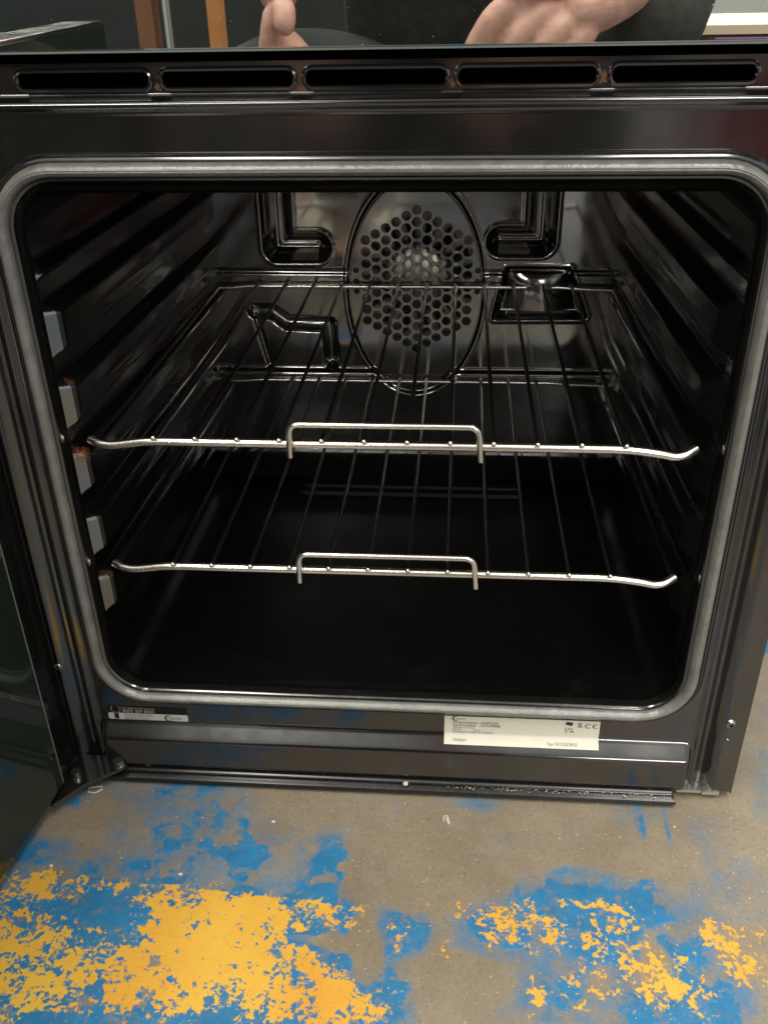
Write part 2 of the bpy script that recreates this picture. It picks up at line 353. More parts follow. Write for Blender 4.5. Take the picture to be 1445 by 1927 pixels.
# ------------------------------------------------------------------ floor
FZ = -0.0235
def floor():
    xs = np.arange(-0.62, 0.721, 0.004); ys = np.arange(-0.62, 0.42, 0.004)
    X, Y = np.meshgrid(xs, ys)
    yl = np.zeros(X.shape); bl = np.full(X.shape, 0.06)
    # (x, y, rx, ry, weight) worn patches of each paint
    YEL = [(-0.1308, -0.2912, 0.1456, 0.0218, 0.6), (-0.3629, -0.2, 0.0891, 0.0364, 0.5), (0.2325, -0.2601, 0.055, 0.0229, 0.5), (-0.1186, -0.1596, 0.0535, 0.0349, 1.3), (-0.1531, -0.1404, 0.0381, 0.0187, 0.42), (-0.0651, -0.13, 0.0551, 0.0143, 0.42), (-0.2667, -0.1286, 0.0826, 0.0127, 0.58), (-0.2812, -0.1676, 0.0292, 0.0307, 0.55), (-0.2524, -0.2058, 0.0356, 0.0279, 0.42), (-0.1444, -0.203, 0.047, 0.0278, 0.42), (-0.2006, -0.215, 0.0351, 0.027, 0.36), (-0.1554, -0.2201, 0.0346, 0.0192, 0.36), (-0.0661, -0.198, 0.0663, 0.0278, 0.33), (-0.0393, -0.2205, 0.0454, 0.0189, 0.34), (-0.0833, -0.2114, 0.0462, 0.0194, 0.33), (-0.2557, -0.2267, 0.0348, 0.0227, 0.28), (-0.0292, -0.1446, 0.0187, 0.0161, 0.45), (-0.0266, -0.1995, 0.0233, 0.0277, 0.36), (-0.2028, -0.1853, 0.0606, 0.0251, 0.3), (-0.121, -0.1845, 0.044, 0.0209, 0.35), (-0.0015, -0.218, 0.0189, 0.0189, 0.4), (0.0826, -0.1328, 0.029, 0.0103, 0.42), (0.2647, -0.1531, 0.0158, 0.0158, 0.7), (0.2774, -0.1716, 0.0173, 0.0125, 0.6), (0.2534, -0.1336, 0.0101, 0.0084, 0.45), (0.1537, -0.1211, 0.0375, 0.0043, 0.4), (0.1433, -0.1452, 0.0243, 0.018, 0.3), (0.1163, -0.1903, 0.0077, 0.024, 0.4), (0.1581, -0.1916, 0.0305, 0.0161, 0.3), (0.0394, -0.1449, 0.0065, 0.0182, 0.38), (0.0543, -0.1732, 0.0087, 0.0153, 0.34), (0.1872, -0.147, 0.0361, 0.0307, 0.36), (0.2259, -0.1913, 0.0264, 0.0312, 0.36), (0.0117, -0.1627, 0.0161, 0.0217, 0.36), (0.1937, -0.1811, 0.0347, 0.0204, 0.36), (0.1338, -0.2091, 0.0225, 0.0154, 0.28), (0.1029, -0.1432, 0.0286, 0.0182, 0.42), (0.2886, -0.136, 0.0161, 0.0073, 0.3), (-0.0057, -0.1727, 0.012, 0.0233, -1.0), (-0.0431, -0.1653, 0.0284, 0.0049, -0.7), (-0.0262, -0.1696, 0.0161, 0.0052, -0.8), (-0.1621, -0.1906, 0.006, 0.005, -1.0), (-0.1312, -0.151, 0.0038, 0.006, -1.2), (-0.1057, -0.1611, 0.0057, 0.0031, -0.7), (-0.1967, -0.1528, 0.0251, 0.0138, -0.15)]
    BLU = [(-0.1308, -0.2912, 0.1732, 0.0452, 0.95), (-0.3712, -0.2219, 0.1182, 0.0591, 0.9), (0.2153, -0.2613, 0.0893, 0.0412, 0.7), (-0.2416, -0.1922, 0.1045, 0.0592, 0.95), (-0.116, -0.2054, 0.1281, 0.0459, 0.95), (-0.1955, -0.1431, 0.0932, 0.0232, 0.95), (-0.0564, -0.1846, 0.0594, 0.0628, 0.8), (-0.0643, -0.1348, 0.0464, 0.0142, 0.5), (-0.3123, -0.0957, 0.0204, 0.0237, 0.75), (-0.2749, -0.0962, 0.0181, 0.0148, 0.45), (-0.2936, -0.0357, 0.0338, 0.0204, 0.5), (-0.2247, -0.1082, 0.0355, 0.0083, 0.62), (-0.1756, -0.0901, 0.0315, 0.0312, 0.4), (-0.163, -0.0492, 0.061, 0.0449, 0.42), (-0.1262, -0.0871, 0.0359, 0.0262, 0.42), (-0.0476, -0.0941, 0.0186, 0.0256, 0.72), (-0.0724, -0.0837, 0.009, 0.016, 0.25), (-0.2094, -0.0211, 0.0582, 0.0124, 0.18), (-0.1866, -0.0324, 0.0335, 0.018, 0.3), (-0.1138, -0.0917, 0.0111, 0.0158, 0.38), (0.1835, -0.1143, 0.0585, 0.0221, 0.85), (0.1562, -0.0961, 0.0214, 0.0101, 0.35), (0.1355, -0.1411, 0.0367, 0.0226, 0.8), (0.0904, -0.1509, 0.0284, 0.0222, 0.85), (0.1819, -0.1562, 0.0397, 0.0238, 0.75), (0.1387, -0.1969, 0.0265, 0.0217, 0.7), (0.2186, -0.1265, 0.0225, 0.0095, 0.62), (0.1905, -0.2015, 0.0225, 0.0194, 0.42), (0.2446, -0.1737, 0.0251, 0.0364, 0.75), (0.2347, -0.2025, 0.026, 0.023, 0.7), (0.0112, -0.1559, 0.0147, 0.0204, 0.95), (0.0324, -0.1546, 0.0105, 0.016, 0.85), (0.0171, -0.2128, 0.0152, 0.0192, 0.55), (0.1158, -0.1984, 0.0137, 0.0197, 0.4), (0.0927, -0.2099, 0.015, 0.0116, 0.3), (0.2185, -0.0379, 0.0027, 0.0238, 0.68), (0.2396, -0.0452, 0.0022, 0.019, 0.62), (0.2162, -0.0083, 0.0234, 0.0049, 0.35), (0.0797, -0.0226, 0.0282, 0.0084, 0.28), (0.1062, -0.0617, 0.0314, 0.0111, 0.2), (0.1207, -0.1183, 0.0251, 0.0121, 0.38), (0.0614, -0.0809, 0.0265, 0.021, 0.2), (0.386, 0.2153, 0.0227, 0.0129, 0.8), (0.2369, -0.1158, 0.0103, 0.0284, -0.3), (0.2075, -0.1676, 0.0109, 0.017, -0.8), (0.1226, -0.1534, 0.0072, 0.0115, -0.6), (0.1624, -0.1873, 0.01, 0.009, -0.6), (0.0701, -0.1933, 0.0347, 0.0239, -0.6), (-0.0057, -0.1727, 0.012, 0.0253, -1.3), (-0.0431, -0.1653, 0.0284, 0.0053, -1.1), (-0.0262, -0.1696, 0.0161, 0.0057, -1.1), (-0.1621, -0.1906, 0.006, 0.005, -1.4), (-0.1312, -0.151, 0.0038, 0.006, -1.3), (0.269, -0.1594, 0.0196, 0.0129, -0.3), (-0.0567, -0.1825, 0.0063, 0.0047, -1.2), (-0.0589, -0.0829, 0.0067, 0.0065, -0.5), (-0.0347, -0.0975, 0.0053, 0.0052, -0.6), (-0.0422, -0.1084, 0.0052, 0.0041, -0.6)]
    def add(a, L):
        for x, y, rx, ry, w_ in L:
            g = np.exp(-(((X-x)/rx)**2+((Y-y)/ry)**2)**1.4*0.9)
            a += w_*g
        return a
    yl = add(yl, YEL); bl = add(bl, BLU)
    yl = np.where(yl > 0, 1.0*(1-np.exp(-yl/.80)), yl); bl = np.where(bl > 0, .95*(1-np.exp(-bl/.75)), bl)
    yl = yl - .22*np.exp(-np.abs(yl)/.12)
    edge = -0.113 - 0.075*(X+0.30)                       # the stripe's upper edge
    yl = np.where((Y > edge) & (X < 0.02), np.minimum(yl, 0.0), yl)
    yl = np.clip(yl, -1, 1.0); bl = np.clip(bl, -1, 1.0)
    vs = np.stack([X.ravel(), Y.ravel(), np.full(X.size, 0.0)], 1).tolist()
    nu = len(xs); nv = len(ys); i, j = np.meshgrid(np.arange(nu-1), np.arange(nv-1)); a = (j*nu+i).ravel()
    F = np.stack([a, a+1, a+1+nu, a+nu], 1).tolist()
    n0 = len(vs); x0, x1, y0, y1 = xs[0], xs[-1], ys[0], ys[-1]; Bg = 7.5
    vs += [(x0, y0, 0), (x1, y0, 0), (x1, y1, 0), (x0, y1, 0), (-Bg, -Bg, 0), (Bg, -Bg, 0), (Bg, Bg, 0), (-Bg, Bg, 0)]
    for k in range(4): F.append((n0+k, n0+4+k, n0+4+(k+1) % 4, n0+(k+1) % 4))
    me = bpy.data.meshes.new('floor'); me.from_pydata(vs, [], F); me.materials.append(M['floor'])
    for nm, arr, d in (('yellow_wear', yl, 0.0), ('blue_wear', bl, 0.34)):
        at = me.attributes.new(nm, 'FLOAT', 'POINT'); at.data.foreach_set('value', list(arr.ravel())+[d]*8)
    o = link(bpy.data.objects.new('floor', me)); o.location = (0, 0, FZ); o['kind'] = 'structure'
    o['label'] = 'concrete floor with worn blue and yellow paint'
floor()

# ------------------------------------------------------------------ the cooker
oven = empty('electric_cooker', (0, 0.25, FZ), 'black electric cooker with its main oven door swung open to the left', 'cooker')
OV = []
def own(o): OV.append(o); return o
HW, ZT, ZB, RAD = 0.2425, 0.5009, 0.0758, 0.033
# pressed front frame
def frame_fn(U, V):
    y = np.zeros(U.shape); ax = np.abs(U)
    endm = 1-sst(0.256, 0.2625, ax)
    y -= 0.013*np.clip((0.0372-V)/.0130, 0, 1)*endm            # sloped step below the opening
    y += 0.006*(1-sst(-0.013, -0.004, V))*endm
    y -= 0.0035*np.exp(-((ax-0.2655)/0.0022)**2)         # rolled bead beside the seal
    y += 0.005*np.exp(-((ax-0.2725)/0.0030)**2)          # and the gutter next to it
    y -= 0.006*sst(0.2745, 0.285, ax)
    top = 1-sst(0.262, 0.27, ax)
    y -= 0.006*sst(0.5415, 0.5455, V)*top
    y += 0.004*sst(0.546, 0.5515, V)*top
    return U, y, V
own(grid('front_frame', np.linspace(-0.2995, 0.2995, 300), np.linspace(-0.0140, 0.5525, 284), frame_fn, 'enamel', oven,
     keep=lambda u, v: sd_rrect(u, v, -HW, HW, ZB, ZT, RAD) > 0.006))
# vent strip with five slots
slots = [(-0.2189, -0.1374), (-0.1291, -0.0494), (-0.0417, 0.0418), (0.0487, 0.1293), (0.1379, 0.2195)]
ZV0, ZV1 = 0.5553, 0.5645
vs_, YV = [], -0.0035
own(plate('vent_strip', [(-0.2995, 0.5527), (0.2995, 0.5527), (0.2995, 0.5695), (-0.2995, 0.5695)],
      [rrect(a, b_, ZV0, ZV1, 0.0044, 5) for a, b_ in slots], YV, 0.006, 'enamel', oven))
own(meshobj('vent_ledge', [(-.2995, YV-.0002, .5695), (.2995, YV-.0002, .5695), (.2995, .001, .5728), (-.2995, .001, .5728), (.2995, .02, .5738), (-.2995, .02, .5738)],
        [(0, 1, 2, 3), (3, 2, 4, 5)], 'enamel', oven))
for a, b_ in slots:
    own(tubeobj('slot_rim', [(x, YV-.0006, z) for x, z in rrect(a-.001, b_+.001, ZV0-.001, ZV1+.001, 0.0050, 6)], 0.0016, 'enamel', oven, 8, True))
own(boxobj('vent_duct', -0.29, 0.29, 0.035, 0.09, 0.551, 0.5715, 'duct', oven))
# upper oven door: mirror black glass
ud = own(boxobj('upper_oven_door', -0.2985, 0.2985, -0.028, 0.016, 0.5795, 0.845, 'door', oven, 0.003))
g_ = own(boxobj('door_glass', -0.2985, 0.2985, -0.0325, -0.0283, 0.5778, 0.845, 'mirror', ud, 0.0008))
own(boxobj('glass_edge', -0.2985, 0.2985, -0.0318, -0.0285, 0.5764, 0.5777, 'glass_edge', ud, 0.0004))
# body panels
for s in (-1, 1):
    bm = bmesh.new(); box(bm, s*0.3005-.0008, s*0.3005+.0008, -0.004, 0.55, -0.0175, 0.86); own(bmobj('side_panel', bm, 'enamel', oven, False))
own(boxobj('hob_top', -0.302, 0.302, -0.035, 0.56, 0.861, 0.885, 'door', oven, 0.004))
own(boxobj('rear_panel', -0.299, 0.299, 0.545, 0.55, -0.02, 0.86, 'duct', oven))
# seal
own(sweep('seal_channel', [(-.0008, .006), (-.0004, -.0012), (.0010, -.0034), (.0022, -.0036), (.0030, -.0016)], HW, ZB, ZT, RAD, 'enamel', oven))
own(sweep('door_seal', [(.0026, -.0010), (.0032, -.0046), (.0046, -.0072), (.0064, -.0088), (.0072, -.0086), (.0078, -.0090), (.0096, -.0084), (.0112, -.0060), (.0120, -.0024)], HW, ZB, ZT, RAD, 'seal', oven))
own(sweep('seal_channel', [(.0116, -.0014), (.0122, -.0036), (.0134, -.0044), (.0150, -.0036), (.0166, -.0014), (.0176, .001)], HW, ZB, ZT, RAD, 'enamel', oven))
# cavity shell
def ring(hw, z0, z1, rad, y): return [(x, y, z) for x, z in rrect(-hw, hw, z0, z1, rad, 11)]
secs = [(.2425, .0758, .5009, .033, .004), (.2405, .0735, .4985, .033, .0065), (.2400, .0730, .4975, .033, .010), (.2425, .0700, .4935, .033, .013), (.2465, .0670, .4900, .033, .017), (.2470, .0655, .4892, .033, .03),
        (.2400, .0650, .4890, .03, .40), (.2385, .0655, .4885, .03, .425), (.2370, .07, .487, .03, .436)]
vs, fs = [], []
for s_ in secs: vs += ring(*s_)
L = 44
for i in range(len(secs)-1):
    for k in range(L): fs.append((i*L+k, i*L+(k+1) % L, (i+1)*L+(k+1) % L, (i+1)*L+k))
own(meshobj('cavity_shell', vs, fs, 'cavity', oven))
# floor pressing at the back of the cavity
def fl_fn(U, V):
    d = sd_rrect(U, V, -.152, .150, .368, .47, .025)
    z = 0.0658 + 0.0050*(1-sst(-.0022, .0010, d)) + 0.0040*(1-sst(-.0125, -.0095, d))
    cove = np.clip((V-.385)/.048, 0, 1); z = z + 0.012*cove**3
    return U, V, z
own(grid('cavity_floor', np.linspace(-.222, .222, 260), np.concatenate([np.linspace(.20, .362, 20), np.linspace(.3626, .392, 50), np.linspace(.394, .4325, 40)]), fl_fn, 'cavity', oven))
# side liners with runner grooves
LEV = [0.4190, 0.3615, 0.3041, 0.2466, 0.1891, 0.1316]
def liner_fn(s):
    def fn(U, V):                                       # U = depth y, V = z
        g = np.zeros(U.shape)
        for l in LEV:
            dv = V-(l-.001); g = np.maximum(g, 1-sst(.0045, .0125, np.where(dv > 0, dv-.55*np.clip(U-.0135, 0, .0125), -dv)))
        g = np.maximum(g, 1-sst(.120, .142, V)); g = np.maximum(g, sst(.430, .444, V))
        base = 0.2462 - 0.013*np.clip((U-.02)/.41, 0, 1)
        r_ = np.clip((U-.0135)/(.0125 if s < 0 else .030), 0, 1)
        # one swaged line along each rib
        dep = 0.0125*r_*(1-g)
        for l in LEV: dep += 0.0009*np.exp(-((V-l-.0285)/.004)**2)*sst(.06, .1, U)*(1-sst(.36, .41, U))
        return s*(base-dep), U, V
    return fn
yl_ = np.concatenate([np.linspace(.012, .03, 14), np.linspace(.034, .4335, 50)])
for s in (-1, 1):
    ye = .0262 if s < 0 else .0440
    own(grid('side_liner', yl_[yl_ > ye-.0035], np.linspace(.078, .485, 230), liner_fn(s), 'liner', oven))
    own(grid('runner_end', np.append(yl_[yl_ <= ye-.0035], yl_[yl_ > ye-.0035][0]), np.linspace(.078, .485, 230), liner_fn(s), 'runner', oven))
# back panel
OC, OA, OB = (0.0025, 0.300), 0.0755, 0.1215
def back_fn(U, V):
    y = np.full(U.shape, 0.4335)
    r_ = np.hypot((U-OC[0])/OA, (V-OC[1])/OB); de = (r_-1)*0.085
    out = sst(.0, .004, de)
    y += 0.0035*np.exp(-(de/.0022)**2)                   # groove round the fan cover
    y -= 0.0012*np.exp(-((de-.0045)/.0015)**2)
    gz = sd_seg(U, V, [(-.24, .3207), (.24, .3190)]); y += 0.0030*np.exp(-(gz/.0020)**2)*out
    for pl, rr in (([(-.152, .47), (-.152, .3475), (-.109, .3475)], .0165), ([(.140, .47), (.140, .3545), (.098, .3545)], .0158)):
        d = sd_seg(U, V, pl)
        y += 0.022*np.clip(1-(d/rr)**2, 0, 1)**.8; y -= 0.0016*np.exp(-((d-rr-.0026)/.0013)**2)
        y -= 0.0030*np.exp(-(d/.0014)**2)
    d = sd_seg(U, V, [(-.185, .273), (-.166, .273), (-.148, .259), (-.099, .258), (-.097, .212)]); y += 0.012*np.clip(1-(d/.0085)**2, 0, 1)**.8
    d = sd_seg(U, V, [(-.186, .272), (-.172, .208)]); y += 0.004*np.clip(1-(d/.0032)**2, 0, 1)
    d = sd_poly(U, V, [(.106, .324), (.174, .323), (.195, .270), (.094, .269)])-.002
    y += 0.016*np.clip(1-((d+.008)/.009)**2, 0, 1)**.8; y -= 0.0016*np.exp(-((d-.0028)/.0014)**2)
    y -= 0.005*(1-_s(.198, .206, V))                      # lower band stands slightly proud
    y -= 0.030*np.clip((.105-V)/.03, 0, 1)**1.8
    return U, y, V
def sst2(a, b, x): return sst(a, b, x)
_s = sst
def sst(a, b, x):
    if a > b: return 1-_s(b, a, x)
    return _s(a, b, x)
bp = own(grid('back_panel', np.linspace(-.2345, .2345, 250), np.linspace(.075, .486, 226), back_fn, 'back', oven,
     keep=lambda u, v: np.hypot((u-OC[0])/OA, (v-OC[1])/OB) > 0.97))
# perforated fan cover
P_ = 0.0132; holes = []
def circ(cx, cz, r_, n=14): return [(cx+r_*math.cos(2*math.pi*k/n), cz+r_*math.sin(2*math.pi*k/n)) for k in range(n)]
for i in range(-5, 6):
    n = 13-abs(i)
    for k in range(n):
        holes.append(circ(0.0042+i*P_*.866, 0.310+(k-(n-1)/2)*P_, 0.0055))
for s in (-1, 1):
    for z in (.3225, .3100, .2985): holes.append(circ(.0042+s*6*P_*.866, z, .0036, 10))
oval = [(OC[0]+OA*.985*math.cos(2*math.pi*k/72), OC[1]+OB*.985*math.sin(2*math.pi*k/72)) for k in range(72)]
fc = own(plate('fan_cover', oval, holes, 0.4330, 0.0014, 'fan_plate', oven))
bm = bmesh.new()
for k in range(16):
    a = k*math.pi/8; c, s = math.cos(a), math.sin(a)
    q = [bm.verts.new((0.004+r_*math.cos(a+t_), .445+d_, .308+r_*math.sin(a+t_))) for r_, t_, d_ in ((.022, 0, 0), (.066, .05, 0), (.066, .22, .016), (.022, .3, .016))]
    bm.faces.new(q)
hub = bmesh.ops.create_cone(bm, cap_ends=True, segments=24, radius1=.040, radius2=.030, depth=.012)['verts']
for v in hub: v.co = Vector((v.co.x+.004, .447-v.co.z*.5, v.co.y+.308))
own(bmobj('fan', bm, 'fan', oven))
own(boxobj('fan_housing', -.085, .09, .466, .47, .18, .43, 'fan', oven))
# oven lamp cover
def lamp_fn(U, V):
    t_ = (V-.2800)/.040; xc = .140+.004*(1-t_); hw = .033+.007*(1-t_)
    return xc+hw*U, .4325-.011*(1-U*U)*(1-.5*t_**4), V
own(grid('lamp_cover', np.linspace(-1, 1, 28), np.linspace(.2800, .3200, 20), lamp_fn, 'back', oven))
own(tubeobj('lamp_clip', [(.100, .4335, .2780), (.186, .4335, .2785)], .0016, 'chrome', oven))

# lower trim rail
bm = bmesh.new()
pr = [(.006, -.0105), (-.0125, -.0105), (-.0150, -.0125), (-.0160, -.0150), (-.0150, -.0170), (-.0175, -.0178), (-.0215, -.0205), (-.0225, -.0255), (-.0195, -.0262), (.004, -.0262)]
pr = [(y*.88, -.0105+(z+.0105)*.56) for y, z in pr]
A = [bm.verts.new((-.2560, y, z)) for y, z in pr]; B = [bm.verts.new((.2475 + (.003 if z < -.016 else 0), y, z)) for y, z in pr]
for k in range(len(pr)): bm.faces.new((A[k], A[(k+1) % len(pr)], B[(k+1) % len(pr)], B[k]))
bm.faces.new(A[::-1]); bm.faces.new(B)
tr = own(bmobj('bottom_trim', bm, 'trim', oven))
def screw(x, y, z, r_, parent, name='screw', m='screw'):
    bm = bmesh.new()
    v = bmesh.ops.create_uvsphere(bm, u_segments=16, v_segments=8, radius=r_)['verts']
    for q in v: q.co = Vector((x+q.co.x, y-max(q.co.z, -.2*r_)*.55, z+q.co.y))
    o = own(bmobj(name, bm, m, parent))
    bm = bmesh.new(); e = r_*.5
    box(bm, x-e, x+e, y-r_*.60, y-r_*.52, z-r_*.1, z+r_*.1); box(bm, x-r_*.1, x+r_*.1, y-r_*.602, y-r_*.522, z-e, z+e)
    own(bmobj('cross_slot', bm, 'duct', o, False)); return o
screw(.2870, -.006, .0650, .0046, oven); screw(.2290, -.0095, -.0075, .0034, oven); screw(-.2850, -.006, .100, .0032, oven)
screw(.2870, -.0065, .047, .0018, oven, 'rivet')
# zinc fixing bracket at the right foot
bm = bmesh.new(); box(bm, .2535, .2750, -.006, .006, -.0172, -.0143); box(bm, .2755, .2900, -.007, .006, -.0180, -.0142); own(bmobj('foot_bracket', bm, 'zinc', oven, False))
own(boxobj('plinth', -.29, .29, .03, .045, FZ+.001, -.0160, 'duct', oven))
for x in (-.27, .27):
    for y in (.06, .50):
        bm = bmesh.new(); v = bmesh.ops.create_cone(bm, cap_ends=True, segments=20, radius1=.016, radius2=.013, depth=.0065)['verts']
        for q in v: q.co += Vector((x, y, FZ+.00335))
        own(bmobj('foot', bm, 'duct', oven))

# ---- labels stuck on the frame
def sticker(name, x0, x1, z0, z1, y, m, rad=.0015, tilt=0.0, ymul=0.0):
    pts = rrect(x0, x1, z0, z1, rad, 4); n = len(pts)
    vs = [(x, y, z) for x, z in pts]+[(x, y+.0004, z) for x, z in pts]
    fs = [tuple(range(n))]+[(i, (i+1) % n, n+(i+1) % n, n+i) for i in range(n)]
    return own(meshobj(name, vs, fs, m, oven, False))
# the rating plate lies over the pressed step
def bend(o):
    me = o.data
    for v in me.vertices:
        _, yy, _ = frame_fn(np.array([v.co.x]), np.array([v.co.z])); v.co.y += float(yy[0])
def fine_sheet(name, x0, x1, z0, z1, y, m, parent):
    return own(grid(name, np.linspace(x0, x1, 24), np.linspace(z0, z1, 24), lambda U, V: (U, np.full(U.shape, y)+frame_fn(U, V)[1], V), m, parent))
rp = fine_sheet('rating_label', .0482, .1812, .0302, .0567, -.0005, 'paper', oven)
X0 = .0555
def zc(z): return .0302+(z-.0235)*.803
for its, mm in (([('Model Number : MLB7CDK', X0, .0466, .0040, 'LEFT'), ('Serial Number  : 2210109608', X0, .0428, .0040, 'LEFT')], 'ink'),
                ([('220-240 V~ 50 Hz', X0, .0396, .0029, 'LEFT'), ('8.9 kW               Class I', X0, .0364, .0029, 'LEFT'), ('MANUFACTURED IN TURKEY', X0, .0331, .0031, 'LEFT')], 'greyink'),
                ([('7787488387', X0, .0262, .0028, 'LEFT')], 'greyink'), ([('Type: HE12GSE28H25', .1365, .0258, .0034, 'LEFT')], 'greyink'), ([('FLAVEL', .0590, .0521, .0028, 'LEFT')], 'greyink')):
    tx = text_mesh([(a, x, zc(z), sz*.86, al) for a, x, z, sz, al in its], -.0009, 'printed_text', mm, rp); own(tx); bend(tx)
def arcmesh(bm, cx, cz, r_, a0, a1, w0, y, n=20, wfun=None):
    pv = None
    for k in range(n+1):
        a = math.radians(a0+(a1-a0)*k/n); wd = w0*(wfun(k/n) if wfun else 1)
        p1 = bm.verts.new((cx+(r_-wd/2)*math.cos(a), y, cz+(r_-wd/2)*math.sin(a))); p2 = bm.verts.new((cx+(r_+wd/2)*math.cos(a), y, cz+(r_+wd/2)*math.sin(a)))
        if pv: bm.faces.new((pv[0], pv[1], p2, p1))
        pv = (p1, p2)
def quad(bm, x0, x1, z0, z1, y, sh=0.0):
    bm.faces.new([bm.verts.new(q) for q in ((x0, y, z0), (x1, y, z0-sh), (x1, y, z1-sh), (x0, y, z1))])
YL = -.0009
def bmz(bm):
    for v in bm.verts: v.co.z = zc(v.co.z)
bm = bmesh.new()
arcmesh(bm, .0580, .0533, .0026, 60, 330, .0010, YL, wfun=lambda s: .35+math.sin(math.pi*s))
bmz(bm); o = own(bmobj('printed_logo', bm, 'ink', rp, False)); bend(o); bm = bmesh.new()
# CE
arcmesh(bm, .1715, .0495, .0026, 60, 300, .0007, YL); arcmesh(bm, .1778, .0495, .0026, 60, 300, .0007, YL); quad(bm, .1754, .1774, .0492, .0498, YL)
# UKCA
arcmesh(bm, .1535, .0446, .0014, 180, 360, .0005, YL); quad(bm, .15185, .15235, .0446, .0462, YL); quad(bm, .15465, .15515, .0446, .0462, YL)
quad(bm, .1565, .1570, .0432, .0462, YL)
for z0, z1 in ((.0462, .0448), (.0432, .0446)):
    bm.faces.new([bm.verts.new(q) for q in ((.1570, YL, .0445), (.1570, YL, .0449), (.1590, YL, z0), (.1584, YL, z0))])
arcmesh(bm, .1535, .0408, .0014, 60, 300, .0005, YL)
quad(bm, .1565, .1570, .0393, .0420, YL); quad(bm, .1590, .1595, .0393, .0420, YL); quad(bm, .1570, .1590, .0415, .0420, YL); quad(bm, .1570, .1590, .0404, .0408, YL)
# leaning dark block and crossed bin
bm.faces.new([bm.verts.new(q) for q in ((.1520, YL, .0508), (.1575, YL, .0490), (.1585, YL, .0535), (.1530, YL, .0548))])
quad(bm, .1622, .1664, .0476, .0482, YL)
bmz(bm); o = own(bmobj('printed_mark', bm, 'ink', rp, False)); bend(o)
bm = bmesh.new()
quad(bm, .1632, .1636, .0492, .0530, YL); quad(bm, .1650, .1654, .0492, .0530, YL); quad(bm, .1632, .1654, .0488, .0492, YL); quad(bm, .1628, .1658, .0530, .0534, YL)
for a, b_ in ((.1622, .1660), (.1660, .1622)):
    bm.faces.new([bm.verts.new(q) for q in ((a, YL-.0001, .0488), (a+.0005, YL-.0001, .0488), (b_+.0005, YL-.0001, .0538), (b_, YL-.0001, .0538))])
bmz(bm); o = own(bmobj('printed_mark', bm, 'greyink', rp, False)); bend(o)
# service label: black upper strip, white lower strip
sl = sticker('service_label', -.2525, -.1800, .0374, .0447, -.0005, 'white', .0015)
su = sticker('service_label', -.2525, -.1800, .0449, .0530, -.0004, 'lblack', .0012)
own(text_mesh([('0333 207 6563', -.2385, .0462, .0048, 'LEFT'), ('For repairs in UK call us on', -.2390, .0505, .0027, 'LEFT')], -.0009, 'printed_text', 'white', su))
own(text_mesh([('ROI 01 691 0221', -.2375, .0417, .0038, 'LEFT'), ('Opening hours 8am-8pm', -.2375, .0395, .0021, 'LEFT'), ('Calls charged at local rate', -.2375, .0379, .0021, 'LEFT')], -.0009, 'printed_text', 'greyink', sl))
own(text_mesh([('FLAVEL', -.1968, .0396, .0036, 'LEFT')], -.0009, 'printed_text', 'ink', sl))
bm = bmesh.new(); arcmesh(bm, -.1972, .0408, .0031, 55, 320, .0011, -.0009, wfun=lambda s: .3+math.sin(math.pi*s)); own(bmobj('printed_logo', bm, 'ink', sl, False)); bm = bmesh.new()
quad(bm, -.2468, -.2428, .0384, .0446, -.0009); own(bmobj('printed_mark', bm, 'ink', sl, False))
bm = bmesh.new(); arcmesh(bm, -.2448, .0497, .0042, 130, 410, .0013, -.0009); quad(bm, -.2466, -.2460, .0446, .0472, -.0009); quad(bm, -.2436, -.2430, .0446, .0472, -.0009)
own(bmobj('wrench_mark', bm, 'greyink', su, False))

# ---- main oven door, swung open past a right angle
dd = Vector((-.1239, -.9923, 0)); nn = Vector((.9923, -.1239, 0)); H0 = Vector((-.2885, -.045, 0))
def dpt(a, o_, z): return H0+dd*a+nn*o_+Vector((0, 0, z))
def dbox(name, a0, a1, o0, o1, z0, z1, m, parent, bev=0.0):
    bm = bmesh.new(); box(bm, a0, a1, o0, o1, z0, z1, bev)
    for v in bm.verts: v.co = dpt(v.co.x, v.co.y, v.co.z)
    return own(bmobj(name, bm, m, parent, False))
md = dbox('oven_door', -.034, .575, -.040, 0, .000, .572, 'door', oven, .002)
dbox('inner_glass', .001, .574, .0005, .0045, .002, .570, 'glass', md, .0008)
dbox('glass_edge', -.0006, .0008, .0007, .0043, .003, .569, 'glass_edge', md)
dbox('outer_glass', -.002, .577, -.0450, -.0405, -.002, .573, 'glass', md, .001)
for z in (.105, .47):
    bm = bmesh.new(); tube(bm, [dpt(.50, -.045, z), dpt(.50, -.085, z)], .006); own(bmobj('handle_post', bm, 'zinc', md))
own(tubeobj('door_handle', [dpt(.50, -.085, .07), dpt(.50, -.085, .51)], .009, 'zinc', md, 14))
# hinge: fixed lower leaf, arm and pin
bm = bmesh.new()
lf = [(-.2955, -.062), (-.2885, -.0640), (-.2700, -.040), (-.2440, -.020), (-.2390, -.014), (-.2400, -.004), (-.2955, -.004)]
a = [bm.verts.new((x, y, -.0085)) for x, y in lf]; b2 = [bm.verts.new((x, y, -.0050)) for x, y in lf]
bm.faces.new(a[::-1]); bm.faces.new(b2)
for k in range(len(lf)): bm.faces.new((a[k], a[(k+1) % len(lf)], b2[(k+1) % len(lf)], b2[k]))
hb = own(bmobj('hinge_bracket', bm, 'enamel', oven, False))
bm = bmesh.new(); v = bmesh.ops.create_cone(bm, cap_ends=True, segments=20, radius1=.0058, radius2=.0050, depth=.004)['verts']
for q in v: q.co += Vector((-.2470, -.0120, -.003))
own(bmobj('hinge_pin', bm, 'screw', hb))
bm = bmesh.new(); v = bmesh.ops.create_cone(bm, cap_ends=True, segments=16, radius1=.0046, radius2=.0038, depth=.006)['verts']
